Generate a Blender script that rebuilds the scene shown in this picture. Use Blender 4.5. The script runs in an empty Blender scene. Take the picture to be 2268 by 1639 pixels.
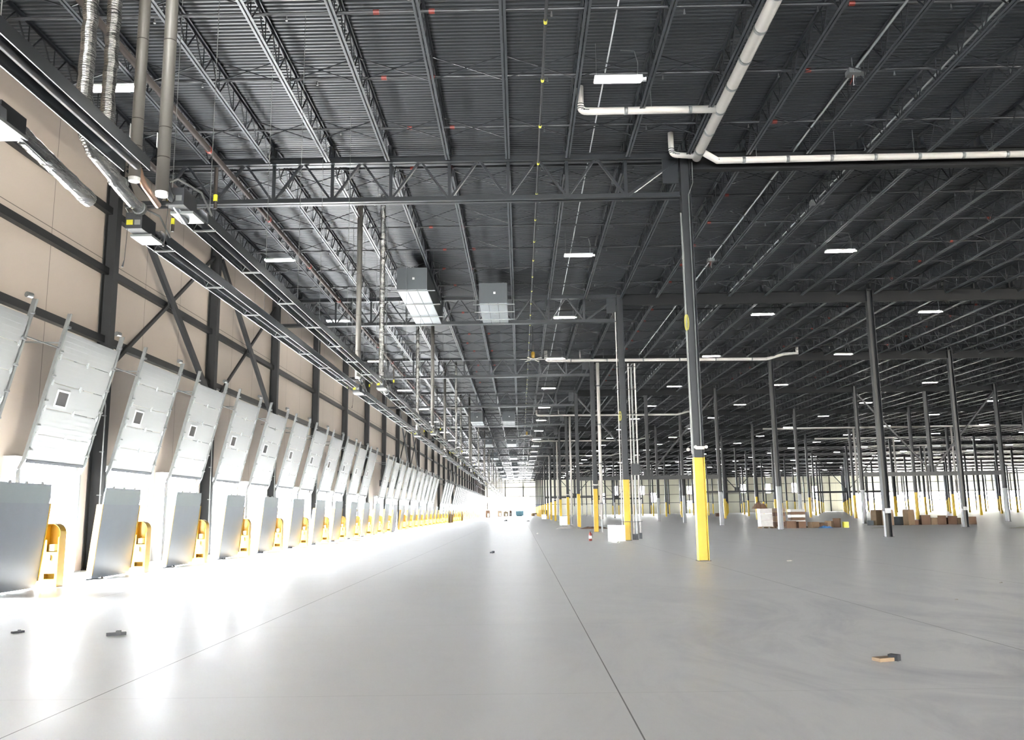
import bpy, math, random
from mathutils import Vector, Matrix
random.seed(7)
SC = bpy.context.scene
COL = SC.collection
V = Vector
# ---------------------------------------------------------------- grid (metres)
S = 18.288; ZA = 26.249; X1 = 5.482; L = 13.347; J = L/7
NB = 17                       # grid lines along the building
YF = ZA + 16*S                # far wall
XR = X1 + 14*L + .6           # right wall
XW = -13.1                    # inside face of the dock wall
YB = -34.                      # the hall runs on behind the camera to here
ZD = 13.42                    # underside of roof deck
def gy(b): return ZA + b*S
DK = 4.572
def dy(n): return 23.06 + DK*n    # centre line of dock n
# ---------------------------------------------------------------- words
_o = "zeroth first second third fourth fifth sixth seventh eighth ninth tenth eleventh twelfth thirteenth fourteenth fifteenth sixteenth seventeenth eighteenth nineteenth twentieth".split()
_t = {2:'twent',3:'thirt',4:'fort',5:'fift',6:'sixt',7:'sevent',8:'eight',9:'ninet'}
def nth(n):
    if n <= 20: return _o[n]
    return _t[n//10]+'ieth' if n % 10 == 0 else _t[n//10]+'y-'+_o[n % 10]
# ---------------------------------------------------------------- materials
def mat(name, col, rough=.6, metal=0., noise=0., nscale=4., bump=0., spec=.5, col2=None, stretch=None, coat=0.):
    m = bpy.data.materials.new(name); m.use_nodes = True
    nt = m.node_tree; b = nt.nodes['Principled BSDF']
    b.inputs['Base Color'].default_value = (*col, 1); b.inputs['Roughness'].default_value = rough
    b.inputs['Metallic'].default_value = metal; b.inputs['Specular IOR Level'].default_value = spec
    if coat: b.inputs['Coat Weight'].default_value = coat
    if noise or bump:
        tc = nt.nodes.new('ShaderNodeTexCoord'); mp = nt.nodes.new('ShaderNodeMapping')
        nt.links.new(tc.outputs['Object'], mp.inputs['Vector'])
        if stretch: mp.inputs['Scale'].default_value = stretch
        n = nt.nodes.new('ShaderNodeTexNoise'); n.inputs['Scale'].default_value = nscale; n.inputs['Detail'].default_value = 4
        nt.links.new(mp.outputs['Vector'], n.inputs['Vector'])
        if noise:
            mx = nt.nodes.new('ShaderNodeMix'); mx.data_type = 'RGBA'
            c2 = col2 or tuple(c*(1-noise) for c in col)
            mx.inputs['A'].default_value = (*col, 1); mx.inputs['B'].default_value = (*c2, 1)
            nt.links.new(n.outputs['Fac'], mx.inputs['Factor']); nt.links.new(mx.outputs['Result'], b.inputs['Base Color'])
        if bump:
            bp = nt.nodes.new('ShaderNodeBump'); bp.inputs['Strength'].default_value = bump; bp.inputs['Distance'].default_value = .02
            nt.links.new(n.outputs['Fac'], bp.inputs['Height']); nt.links.new(bp.outputs['Normal'], b.inputs['Normal'])
    return m
M = {}
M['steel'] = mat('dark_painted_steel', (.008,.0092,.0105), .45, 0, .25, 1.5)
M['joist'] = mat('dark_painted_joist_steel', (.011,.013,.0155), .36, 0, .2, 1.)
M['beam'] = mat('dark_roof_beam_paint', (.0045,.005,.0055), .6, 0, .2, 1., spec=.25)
M['chord'] = mat('joist_chord_paint', (.038,.043,.048), .36, 0, .2, 1.)  # joist steel, lighter: light on the bottom chords is put into the colour
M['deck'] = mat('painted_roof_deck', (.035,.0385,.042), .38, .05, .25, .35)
M['girt'] = mat('dark_girt_steel', (.008,.0085,.009), .55, 0, .3, 1.)
M['yellow'] = mat('safety_yellow_paint', (.62,.42,.012), .42, 0, .12, 2.)
M['orange'] = mat('leveler_yellow_paint', (.30,.175,.012), .42, 0, .1, 2.)
M['whitep'] = mat('pale_grey_paint', (.38,.39,.39), .5, 0, .1, 2.)
M['door'] = mat('door_panel_white', (.235,.238,.235), .5, 0, .06, 1.)
M['doorjoint'] = mat('door_hinge_grey', (.30,.31,.31), .5)
M['galv'] = mat('galvanised_steel', (.23,.24,.238), .42, .7, .25, 6.)
M['alu'] = mat('bright_reflector_aluminium', (.26,.27,.28), .22, .9, .15, 3., .1)
M['foil'] = mat('crinkled_foil', (.30,.30,.29), .22, .95, .2, 10, 1.0, stretch=(1,1,5))
M['pvc'] = mat('cream_pipe', (.44,.42,.39), .42)
M['greypipe'] = mat('grey_vent_pipe', (.115,.108,.098), .5, .2, .12, 2.)
M['black'] = mat('black_tube', (.015,.016,.018), .5)
M['red'] = mat('red_coupling', (.16,.016,.008), .5)
M['brownpipe'] = mat('rusty_brown_pipe', (.035,.027,.023), .5, .3, .4, 3.)
M['slab'] = mat('blue_grey_plate', (.115,.14,.175), .34, .1, .12, 3., .05)
M['slab2'] = mat('blue_grey_lip', (.13,.165,.185), .38, .1, .1, 3.)
M['cabinet'] = mat('white_cabinet', (.85,.83,.76), .45)
M['duct'] = mat('unit_grey_sheet', (.05,.057,.062), .45, .1, .12, 1.5)
M['ductw'] = mat('unit_pale_underside', (.22,.24,.25), .4, .3, .08, 1.)
M['fixture'] = mat('white_fixture', (.55,.56,.56), .4)
M['lens'] = mat('fixture_lens', (.6,.61,.61), .3)
M['lens'].node_tree.nodes['Principled BSDF'].inputs['Emission Color'].default_value = (1,.98,.95,1)
M['lens'].node_tree.nodes['Principled BSDF'].inputs['Emission Strength'].default_value = 1.1  # glow added to brighten the floor; the fixtures themselves look unlit
M['carton'] = mat('brown_cardboard', (.15,.085,.05), .8, 0, .3, 3.)
M['carton2'] = mat('pale_cardboard', (.25,.17,.10), .8, 0, .3, 3.)
M['wrap'] = mat('white_plastic_wrap', (.40,.385,.37), .3, 0, .25, 6., .4)
M['wood'] = mat('pallet_wood', (.18,.12,.065), .8, 0, .3, 5.)
M['dark'] = mat('dark_rubber', (.02,.022,.026), .6)
M['pad'] = mat('grey_foam_pad', (.13,.13,.16), .8)
M['teal'] = mat('teal_painted_bin', (.05,.12,.15), .5, 0, .2, 2.)
M['blue'] = mat('blue_plastic', (.08,.22,.5), .4)
M['copper'] = mat('copper_elbow', (.55,.36,.26), .3, .8)
M['winframe'] = mat('window_trim_white', (.36,.36,.37), .4)
M['winglass'] = mat('small_window_glass', (.045,.043,.043), .2)
M['paper'] = mat('paper_scrap', (.45,.43,.37), .7)
M['rope'] = mat('dull_yellow_rope', (.36,.33,.08), .6)
M['label'] = mat('yellow_label', (.5,.47,.02), .4)
M['ground'] = mat('concrete_yard', (.62,.60,.56), .8, 0, .12, .3)

def wall_mat(name, col, sp, off, axis='Y', hz=(), low=None):
    """insulated panels: thin joint lines; col is the panel colour"""
    m = bpy.data.materials.new(name); m.use_nodes = True; nt = m.node_tree; N = nt.nodes; K = nt.links
    b = N['Principled BSDF']; b.inputs['Roughness'].default_value = .55
    tc = N.new('ShaderNodeTexCoord'); sx = N.new('ShaderNodeSeparateXYZ'); K.new(tc.outputs['Object'], sx.inputs[0])
    def mth(op, a, c=None):
        n = N.new('ShaderNodeMath'); n.operation = op
        for i, v in enumerate((a, c)):
            if v is None: continue
            if isinstance(v, (int, float)): n.inputs[i].default_value = v
            else: K.new(v, n.inputs[i])
        return n.outputs[0]
    y = mth('ADD', sx.outputs[axis], 1000*sp - off)
    fr = mth('FRACT', mth('DIVIDE', y, sp))
    ln = mth('LESS_THAN', fr, .022/sp)
    for h in hz:
        ln = mth('MAXIMUM', ln, mth('LESS_THAN', mth('ABSOLUTE', mth('SUBTRACT', sx.outputs['Z'], h)), .012))
    nz = N.new('ShaderNodeTexNoise'); nz.inputs['Scale'].default_value = .6; K.new(tc.outputs['Object'], nz.inputs['Vector'])
    m1 = N.new('ShaderNodeMix'); m1.data_type = 'RGBA'; m1.inputs['A'].default_value = (*col, 1); m1.inputs['B'].default_value = (*[c*.9 for c in col], 1)
    K.new(nz.outputs['Fac'], m1.inputs['Factor'])
    m2 = N.new('ShaderNodeMix'); m2.data_type = 'RGBA'; m2.inputs['B'].default_value = (*[c*.25 for c in col], 1)
    K.new(ln, m2.inputs['Factor']); K.new(m1.outputs['Result'], m2.inputs['A']); K.new(m2.outputs['Result'], b.inputs['Base Color'])
    return m
M['wall'] = wall_mat('tan_wall_panel', (.46,.395,.335), 3.048, 25.95, 'Y', (9.62,))
M['farwall'] = wall_mat('pale_far_wall_panel', (.62,.60,.48), 4.45, X1, 'X', (4.0,))

def floor_mat():
    m = bpy.data.materials.new('polished_concrete'); m.use_nodes = True; nt = m.node_tree; N = nt.nodes; K = nt.links
    b = N['Principled BSDF']; tc = N.new('ShaderNodeTexCoord'); sx = N.new('ShaderNodeSeparateXYZ'); K.new(tc.outputs['Object'], sx.inputs[0])
    def mth(op, a, c=None, d=None):
        n = N.new('ShaderNodeMath'); n.operation = op
        for i, v in enumerate((a, c, d)):
            if v is None: continue
            if isinstance(v, (int, float)): n.inputs[i].default_value = v
            else: K.new(v, n.inputs[i])
        return n.outputs[0]
    def noise(scale, st, det=5, rough=.6, dist=0.):
        mp = N.new('ShaderNodeMapping'); mp.inputs['Scale'].default_value = st; K.new(tc.outputs['Object'], mp.inputs['Vector'])
        n = N.new('ShaderNodeTexNoise'); n.inputs['Scale'].default_value = scale; n.inputs['Detail'].default_value = det
        n.inputs['Roughness'].default_value = rough; n.inputs['Distortion'].default_value = dist
        K.new(mp.outputs[0], n.inputs['Vector']); return n.outputs['Fac']
    def ramp(f, a, c):
        n = N.new('ShaderNodeMapRange'); n.inputs['From Min'].default_value = a; n.inputs['From Max'].default_value = c
        K.new(f, n.inputs['Value']); return n.outputs[0]
    def mixc(f, A, B):
        n = N.new('ShaderNodeMix'); n.data_type = 'RGBA'; K.new(f, n.inputs['Factor'])
        for k, v in (('A', A), ('B', B)):
            if isinstance(v, tuple): n.inputs[k].default_value = (*v, 1)
            else: K.new(v, n.inputs[k])
        return n.outputs['Result']
    base = mixc(noise(.25, (1,1,1)), (.76,.76,.755), (.69,.69,.69))
    base = mixc(mth('MULTIPLY', noise(9, (1,1,1), 3), .25), base, (.66,.66,.66))
    # tyre marks and dusty swirls on the right-hand floor
    st = ramp(noise(.55, (1,.35,1), 6, .65, 1.6), .44, .66)
    side = ramp(sx.outputs['X'], -1., 4.); near = mth('SUBTRACT', 1., ramp(sx.outputs['Y'], 9., 22.))
    base = mixc(mth('MULTIPLY', mth('MULTIPLY', st, side), mth('MULTIPLY', near, .8)), base, (.42,.42,.46))
    # saw-cut joints
    def lines(out, sp, off, w):
        fr = mth('FRACT', mth('DIVIDE', mth('ADD', out, 1000*sp - off + w/2), sp)); return mth('LESS_THAN', fr, w/sp)
    jl = mth('MAXIMUM', mth('MULTIPLY', lines(sx.outputs['X'], 4.54, .82, .012), .9), mth('MULTIPLY', lines(sx.outputs['Y'], 4.572, 7.64, .008), .35))
    base = mixc(jl, base, (.06,.06,.06))
    K.new(base, b.inputs['Base Color'])
    rr = N.new('ShaderNodeMapRange'); rr.inputs['To Min'].default_value = .28; rr.inputs['To Max'].default_value = .5
    K.new(noise(1.3, (1,1,1), 4), rr.inputs['Value']); K.new(rr.outputs[0], b.inputs['Roughness'])
    bp = N.new('ShaderNodeBump'); bp.inputs['Strength'].default_value = .06; bp.inputs['Distance'].default_value = .02
    K.new(noise(3, (1,1,1), 5), bp.inputs['Height']); K.new(bp.outputs[0], b.inputs['Normal'])
    return m
M['floor'] = floor_mat()
# ---------------------------------------------------------------- mesh builder
class MB:
    def __init__(s): s.v = []; s.f = []
    def add(s, vs, fs):
        o = len(s.v); s.v += [tuple(v) for v in vs]; s.f += [tuple(i+o for i in f) for f in fs]; return s
    def box(s, x0, x1, y0, y1, z0, z1):
        return s.add([(x0,y0,z0),(x1,y0,z0),(x1,y1,z0),(x0,y1,z0),(x0,y0,z1),(x1,y0,z1),(x1,y1,z1),(x0,y1,z1)],
            [(0,3,2,1),(4,5,6,7),(0,1,5,4),(1,2,6,5),(2,3,7,6),(3,0,4,7)])
    def cbox(s, cx, cy, cz, sx, sy, sz, rz=0.):
        c, n = math.cos(rz), math.sin(rz); vs = []
        for k in (-1,1):
            for a, b in ((-1,-1),(1,-1),(1,1),(-1,1)):
                x, y = a*sx/2, b*sy/2; vs.append((cx+x*c-y*n, cy+x*n+y*c, cz+k*sz/2))
        return s.add(vs, [(0,3,2,1),(4,5,6,7),(0,1,5,4),(1,2,6,5),(2,3,7,6),(3,0,4,7)])
    def bar(s, a, b, w, h=None, up=(0,0,1)):
        """box beam from a to b, w across, h along up"""
        a, b = V(a), V(b); h = w if h is None else h; d = (b-a).normalized(); u = V(up)
        if abs(d.dot(u)) > .98: u = V((0,1,0)) if abs(d.y) < .9 else V((1,0,0))
        r = d.cross(u).normalized(); u = r.cross(d).normalized(); vs = []
        for p in (a, b):
            for i, j in ((-1,-1),(1,-1),(1,1),(-1,1)): vs.append(p + r*(i*w/2) + u*(j*h/2))
        return s.add(vs, [(3,2,1,0),(4,5,6,7),(0,1,5,4),(1,2,6,5),(2,3,7,6),(3,0,4,7)])
    def tube(s, pts, r, n=12, caps=True):
        pts = [V(p) for p in pts]; k = len(pts); o = len(s.v); prev = None
        for i, p in enumerate(pts):
            d = ((pts[min(i+1,k-1)]-p).normalized() + (p-pts[max(i-1,0)]).normalized())
            d = d.normalized() if d.length > 1e-6 else V((0,0,1))
            if prev is None:
                a = V((0,0,1)) if abs(d.z) < .9 else V((1,0,0)); prev = d.cross(a).normalized()
            else: prev = (prev - d*prev.dot(d)).normalized()
            q = d.cross(prev); rr = r[i] if isinstance(r, (list, tuple)) else r
            for j in range(n):
                t = 2*math.pi*j/n; s.v.append(tuple(p + prev*(rr*math.cos(t)) + q*(rr*math.sin(t))))
        for i in range(k-1):
            for j in range(n):
                j2 = (j+1) % n; s.f.append((o+i*n+j, o+i*n+j2, o+(i+1)*n+j2, o+(i+1)*n+j))
        if caps:
            s.f.append(tuple(o+j for j in reversed(range(n)))); s.f.append(tuple(o+(k-1)*n+j for j in range(n)))
        return s
    def prism(s, prof, y0, y1, axis='y'):
        """closed profile (a,b): axis y -> (x,z) section extruded along y; axis z -> (x,y); axis x -> (y,z)"""
        n = len(prof); fn = {'y': lambda p, t: (p[0], t, p[1]), 'z': lambda p, t: (p[0], p[1], t), 'x': lambda p, t: (t, p[0], p[1])}[axis]
        vs = [fn(p, y0) for p in prof] + [fn(p, y1) for p in prof]
        fs = [tuple(range(n)), tuple(reversed(range(n, 2*n)))] + [(i, n+i, n+(i+1) % n, (i+1) % n) for i in range(n)]
        return s.add(vs, fs)
    def mesh(s, name, m, smooth=False):
        me = bpy.data.meshes.new(name); me.from_pydata(s.v, [], s.f); me.validate(); me.update()
        me.materials.append(m if not isinstance(m, str) else M[m])
        import bmesh
        bm = bmesh.new(); bm.from_mesh(me); bmesh.ops.recalc_face_normals(bm, faces=bm.faces); bm.to_mesh(me); bm.free()
        if smooth:
            me.polygons.foreach_set('use_smooth', [len(p.vertices) == 4 for p in me.polygons])
        return me
    def obj(s, name, m, parent=None, loc=(0,0,0), smooth=False):
        return link(name, s.mesh(name, m, smooth), parent, loc)
def link(name, me, parent=None, loc=(0,0,0)):
    o = bpy.data.objects.new(name, me); COL.objects.link(o); o.location = loc
    if parent: o.parent = parent
    return o
def tag(o, label, cat, group=None, kind=None):
    o['label'] = label; o['category'] = cat
    if group: o['group'] = group
    if kind: o['kind'] = kind
    return o
def thing(name, label, cat, loc=(0,0,0), group=None, rz=0.):
    o = bpy.data.objects.new(name, None); COL.objects.link(o); o.location = loc; o.rotation_euler = (0,0,rz)
    o.empty_display_size = .3
    return tag(o, label, cat, group)
def dup(root, loc, label, rz=None, skip=()):
    r = root.copy(); COL.objects.link(r); r.location = loc; r['label'] = label
    if rz is not None: r.rotation_euler = (0,0,rz)
    for ch in list(root.children):
        if ch.name.split('.')[0] in skip: continue
        c = ch.copy(); COL.objects.link(c); c.parent = r
        for g in ch.children:
            d = g.copy(); COL.objects.link(d); d.parent = c
    return r
def struct(o): o['kind'] = 'structure'; return o
def isec(w, d, tf=.02, tw=.014, web='x'):
    """W section, flanges of width w, depth d; web='x': web runs along x, flanges face +-x (profile in x,y)"""
    p = [(-d/2,-w/2),(-d/2+tf,-w/2),(-d/2+tf,-tw/2),(d/2-tf,-tw/2),(d/2-tf,-w/2),(d/2,-w/2),(d/2,w/2),(d/2-tf,w/2),(d/2-tf,tw/2),(-d/2+tf,tw/2),(-d/2+tf,w/2),(-d/2,w/2)]
    return p if web == 'x' else [(b, a) for a, b in p]
# ================================================================ SETTING
fl = MB(); fl.box(XW-.2, XR, YB, YF+.4, -.3, 0); struct(fl.obj('floor', 'floor'))
yd = MB(); yd.box(-90, XW-.2, -60, YF+60, -1.6, -1.25); struct(yd.obj('ground_yard', 'ground'))
# corrugated roof deck, ribs across the building
p = .1524; prof = []; y = YB
while y < YF+.3:
    prof += [(y, ZD+.04), (y+.035, ZD), (y+.09, ZD), (y+.125, ZD+.04)]; y += p
n = len(prof); vs = [(XW-.2, a, b) for a, b in prof] + [(XR, a, b) for a, b in prof]
dk = MB(); dk.add(vs, [(i, i+1, n+i+1, n+i) for i in range(n-1)]); dk.box(XW-.4, XR, YB, YF+.4, ZD+.05, ZD+.3)
me = bpy.data.meshes.new('ceiling'); me.from_pydata(dk.v, [], dk.f); me.materials.append(M['deck']); me.update()
struct(link('ceiling', me))
# dock wall
NOD = {11, 23, 24, 29}
DN = [n for n in range(-1, 64)]
OW = 1.40
w = MB(); t0, t1 = XW-.16, XW; w.box(t0, t1, YB, YF+.3, 3.02, ZD); ylast = YB
for n in [-9]+DN:
    if n in NOD: continue
    w.box(t0, t1, ylast, dy(n)-OW, 0, 3.02); ylast = dy(n)+OW
w.box(t0, t1, ylast, YF+.3, 0, 3.02)
struct(w.obj('wall_left', 'wall'))
# far wall with openings
ops = [(-11.3, 3.3, 0, 6.9), (123.3, 148.3, 0, 6.6), (149.4, 177.5, 0, 6.6), (179., 191, 0, 6.6)]
for x, za, zb in [(30.6,4.2,7.7),(35.5,7,10.4),(45.1,7,10.2),(49.3,4.4,7.6),(62.6,7,9.9),(62.6,1.6,4.6),(82.6,7.3,10.4),(91.8,7.1,10.4),(101.4,7.2,10.5),(108.9,.3,4.6),(108.9,5.2,9.3)]:
    ops.append((x-.85, x+.85, za, zb))
xs = sorted({XW-.2, XR} | {a for o in ops for a in o[:2]}); w = MB()
for a, b in zip(xs[:-1], xs[1:]):
    zz = 0.; cm = (a+b)/2
    for o in sorted([o for o in ops if o[0] <= cm <= o[1]], key=lambda o: o[2]):
        if o[2] > zz: w.box(a, b, YF, YF+.2, zz, o[2])
        zz = o[3]
    w.box(a, b, YF, YF+.2, zz, ZD)
struct(w.obj('wall_far', 'farwall'))
w = MB(); w.box(XR, XR+.2, YB, YF+.3, 0, ZD); struct(w.obj('wall_right', 'farwall'))
w = MB(); w.box(XW-.2, -8, YB-.2, YB, 0, ZD); w.box(-8, 6, YB-.2, YB, 6.5, ZD); w.box(6, 60, YB-.2, YB, 0, ZD); w.box(60, 90, YB-.2, YB, 6.5, ZD); w.box(90, XR, YB-.2, YB, 0, ZD); struct(w.obj('wall_back', 'farwall'))  # unseen wall, added to cut the light from behind; its gaps admit some
# posts and rails of the far wall
post = MB().prism(isec(.3, .3, .03, .03), 0, 13.2, 'z').mesh('far_wall_post', 'steel')
def inop(x): return any(a-.2 < x < b+.2 and zb > 6 and za == 0 for a, b, za, zb in ops[:4])
k = 0; x = X1-L*1.33
while x < XR-1:
    if True:
        k += 1; o = link('wall_post', post, None, (x, YF-.2, 0)); tag(o, f'dark steel post against the far wall, {nth(k)} from the dock side', 'post', 'posts of the far wall')
    x += 6.67
for i, (z, nm) in enumerate([(3.9,'lower'), (6.95,'middle'), (10.3,'upper')]):
    o = MB().box(XW+.1, XR, YF-.12, YF-.01, z, z+.16).obj('wall_rail', 'steel'); tag(o, f'{nm} dark horizontal rail along the whole far wall', 'rail', 'rails of the far wall')

# ================================================================ DOCK WALL STEEL
cm = MB().prism(isec(.32, .38, .025, .02, 'x'), 0, 13.3, 'z').mesh('wall_column_shaft', 'girt')
clip = MB().box(-.19, .19, -.2, .2, 0, .03).mesh('wall_column_base', 'girt')
for i in range(-1, 32):
    yy = 25.93+9.144*i
    t = thing('wall_column', f'black steel wall column along the dock doors, {nth(i+2)} counted from the camera', 'column', (-12.87, yy, 0), 'wall columns between the docks')
    link('shaft', cm, t); link('base_plate', clip, t)
for z, nm in ((7.03,'lowest, just above the raised dock doors'), (9.22,'middle'), (11.2,'highest')):
    g = MB()
    g.prism([(XW,z-.11),(XW+.2,z-.11),(XW+.2,z-.09),(XW+.02,z-.09),(XW+.02,z+.09),(XW+.2,z+.09),(XW+.2,z+.11),(XW,z+.11)], 6, YF, 'y')
    g.box(XW+.19, XW+.205, 6, YF, z-.11, z+.11)
    tag(g.obj('wall_girt', 'girt'), f'long black horizontal girt on the tan dock wall, {nm}', 'girt', 'girts of the dock wall')
for i, c in enumerate((0, 1, 7, 8, 14, 15)):
    ya, yb = 25.93+9.144*c+.17, 25.93+9.144*(c+1)-.17; lab = ['nearest', 'second', 'third', 'fourth', 'fifth', 'farthest'][i]
    t = thing('cross_brace', f'black X-shaped brace between two dock wall columns, {lab} from the camera', 'brace', (-12.84, (ya+yb)/2, 9.2), 'cross braces on the dock wall')
    h = (yb-ya)/2-.12; MB().bar((0,-h,-3.0),(0,h,3.2),.09,.12).obj('diagonal', 'girt', t); MB().bar((.1,h,-3.0),(.1,-h,3.2),.14,.26).obj('diagonal', 'girt', t)
    MB().cbox(.05,0,.1,.05,.5,.4).obj('gusset_plate', 'girt', t)

# ================================================================ DOCK POSITIONS
HW = 1.42                                   # half width of a door
bx, bz, tx, tz = -12.60, 3.02, -11.80, 6.36 # raised door: foot and head
def P(t, off=0.):                            # point on the leaning door plane; off = towards the aisle
    dx, dz = tx-bx, tz-bz; l = math.hypot(dx, dz); nx, nz = dz/l, -dx/l
    return (bx+dx*t+nx*off, bz+dz*t+nz*off)
def plate(mb, y0, y1, a, b, o0, o1):
    c = [P(a,o0), P(a,o1), P(b,o1), P(b,o0)]; mb.prism(c, y0, y1, 'y')
def door_mesh():
    d = MB()
    for k in range(5):                       # five sections with a fine groove between
        a, b = k/5+.002, (k+1)/5-.002; plate(d, -HW, HW, a, b, -.02, .03)
        for r in range(5): q = a+(b-a)*(r+.5)/5; plate(d, -HW, HW, q-.012, q+.012, .03, .034)
    return d.mesh('door_panel', 'door')
dm = door_mesh()
def ringm():
    d = MB(); a, b, y0, y1 = .44, .545, -.95, -.45
    plate(d, y0-.05, y1+.05, a-.015, a, .03, .055); plate(d, y0-.05, y1+.05, b, b+.015, .03, .055)
    plate(d, y0-.05, y0, a, b, .03, .055); plate(d, y1, y1+.05, a, b, .03, .055); return d.mesh('window_trim', 'winframe')
wt = ringm(); wg = MB(); plate(wg, -.95, -.45, .44, .545, .03, .042); wg = wg.mesh('window_glass', 'winglass')
def hinge_mesh(y, t):
    d = MB(); plate(d, y-.03, y+.03, t-.022, t+.022, .03, .06); plate(d, y-.055, y+.055, t-.008, t+.004, .03, .05); return d.mesh('hinge', 'doorjoint')
hms = [hinge_mesh(y, t) for t in (.2,.4,.6,.8) for y in (.05, -HW+.06, HW-.06)]
seal = MB(); plate(seal, -HW, HW, -.02, .003, -.02, .05); seal = seal.mesh('bottom_seal', 'dark')
def track_mesh(s):
    d = MB(); y = s*(HW+.05)
    x0, z0 = P(0, 0); x1, z1 = P(1.13, 0)
    for (ax, az), (cx_, cz) in (((x0-.12, .0), (x0-.12, z0-.25)), ((x0-.12, z0-.25), (x0, z0)), ((x0, z0), (x1, z1))):
        d.bar((ax, y, az), (cx_, y, cz), .03, .11, up=(1,0,0)); d.bar((ax+.05, y+s*.03, az), (cx_+.05, y+s*.03, cz), .06, .02, up=(1,0,0))
    for k in range(6):
        q = P(.08+k*.19, .06); d.cbox(q[0], y-s*.03, q[1], .07, .13, .05)
    return d.mesh('door_track', 'galv')
tms = [track_mesh(-1), track_mesh(1)]
pul = MB().tube([(P(1.13)[0]-.02, 1.15, P(1.13)[1]+.03), (P(1.13)[0]+.02, 1.3, P(1.13)[1]+.03)], .07, 10); pul = pul.mesh('pulley', 'galv')
arm = MB(); arm.bar((P(.9)[0], HW+.08, P(.9)[1]), (XW+.02, HW+.08, P(.9)[1]+.05), .03, .04); arm.bar((P(.9)[0], -HW-.08, P(.9)[1]), (XW+.02, -HW-.08, P(.9)[1]+.05), .03, .04)
arm.bar((P(.86)[0], HW+.08, P(.86)[1]), (P(.86)[0], HW+DK-2*HW-.1, P(.86)[1]), .03, .03); arm = arm.mesh('support_arm', 'galv')
jamb = MB(); jamb.box(XW-.16, XW+.30, HW+.02, HW+.16, 0, 3.02); jamb.box(XW-.16, XW+.10, -HW-.14, -HW+.0, 0, 3.02); jamb.box(XW-.16, XW+.3, -HW-.14, HW+.16, 3.02, 3.12); jamb = jamb.mesh('door_frame', 'whitep')
doorproto = None
def far(n): return n > 34
for n in DN:
    if n in NOD: continue
    k = sum(1 for q in DN if q <= n and q not in NOD)
    lab = f'white sectional dock door raised on leaning tracks, {nth(k)} along the left wall'
    if n == -1: lab = 'white sectional dock door raised, nearest one cut off by the left edge'
    t = thing('dock_door', lab, 'door', (0, dy(n), 0), 'raised dock doors')
    link('door_panel', dm, t)
    link('door_track', tms[0], t); link('door_track', tms[1], t)
    if not far(n):
        f = link('window_trim', wt, t); link('window_glass', wg, f)
        link('bottom_seal', seal, t); link('support_arm', arm, t); link('pulley', pul, t)
        if n < 9:
            for h in hms: link('hinge', h, t)
    link('door_frame', jamb, t)
# vertical-storing levelers
SX = -10.80; SW = 1.06
def sp(t, o): return (SX+.18*t+o, 0.04+1.86*t)
pl = MB(); c = .16
a0, a1 = sp(0,0), sp(1,0)
def lean(prof_yz, o0, o1):
    """outline in (y,z) lying on the leaning plate plane, o = offset in x"""
    d = MB(); nn = len(prof_yz)
    vs = [(SX+.18*(z/1.87)+o0, y, z) for y, z in prof_yz] + [(SX+.18*(z/1.87)+o1, y, z) for y, z in prof_yz]
    d.add(vs, [tuple(range(nn)), tuple(reversed(range(nn, 2*nn)))] + [(i, nn+i, nn+(i+1) % nn, (i+1) % nn) for i in range(nn)]); return d
deckm = lean([(-SW,.02),(SW-.1,.02),(SW,.2),(SW,1.87),(-SW,1.87)], -.03, 0).mesh('deck_plate', 'slab')
lipm = lean([(-SW+.02,1.86),(SW-.06,1.86),(SW-.02,2.0),(SW-.08,2.29),(-SW+.06,2.29),(-SW+.02,2.15)], -.035, .0).mesh('lip_plate', 'slab2')
sk = [lean([(-SW-.02,.10),(-SW+.02,.10),(-SW+.02,1.87),(-SW-.02,1.87)], -.15, .01), lean([(SW-.02,.16),(SW+.02,.16),(SW+.02,1.87),(SW-.02,1.87)], -.15, .015)]
sk = [s.mesh('side_skirt', 'orange') for s in sk]
lug = MB().tube([(SX+.19, 0, 2.3), (SX+.23, 0, 2.3)], .035, 8).mesh('lifting_lug', 'galv')
ribs = lean([(-SW+.1,.1),(-SW+.16,.1),(-SW+.16,1.8),(-SW+.1,1.8)], -.2, -.03)
for q in (-.5,0,.5,.9): ribs.v += [(x, y+q+1, z) for x, y, z in ribs.v[:8]]; o = len(ribs.v)-8; ribs.f += [tuple(i+o for i in f) for f in ribs.f[:6]]
ribs = ribs.mesh('stiffener_ribs', 'slab')
cab = MB().tube([(SX+.02,-SW-.3,.02),(SX+.12,-SW-.1,.03),(SX+.16,-SW+.15,.02),(SX+.1,-SW+.4,.02),(SX+.02,-SW+.5,.03)], .018, 6).mesh('floor_cable', 'dark')
for n in range(-1, 60):
    k = n+2; lab = f'upright blue-grey dock leveler with yellow sides, {nth(k)} along the left wall' if n > -1 else 'upright blue-grey dock leveler, nearest one cut off by the left edge'
    t = thing('dock_leveler', lab, 'leveler', (0, 22.88+DK*n, 0), 'stored dock levelers')
    link('deck_plate', deckm, t); lp = link('lip_plate', lipm, t); link('side_skirt', sk[0], t); link('side_skirt', sk[1], t)
    if n < 12:
        [link('lifting_lug', lug, lp, (0,y_,0)) for y_ in (-.6,0,.6)]; link('stiffener_ribs', ribs, t); link('floor_cable', cab, t)
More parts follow.
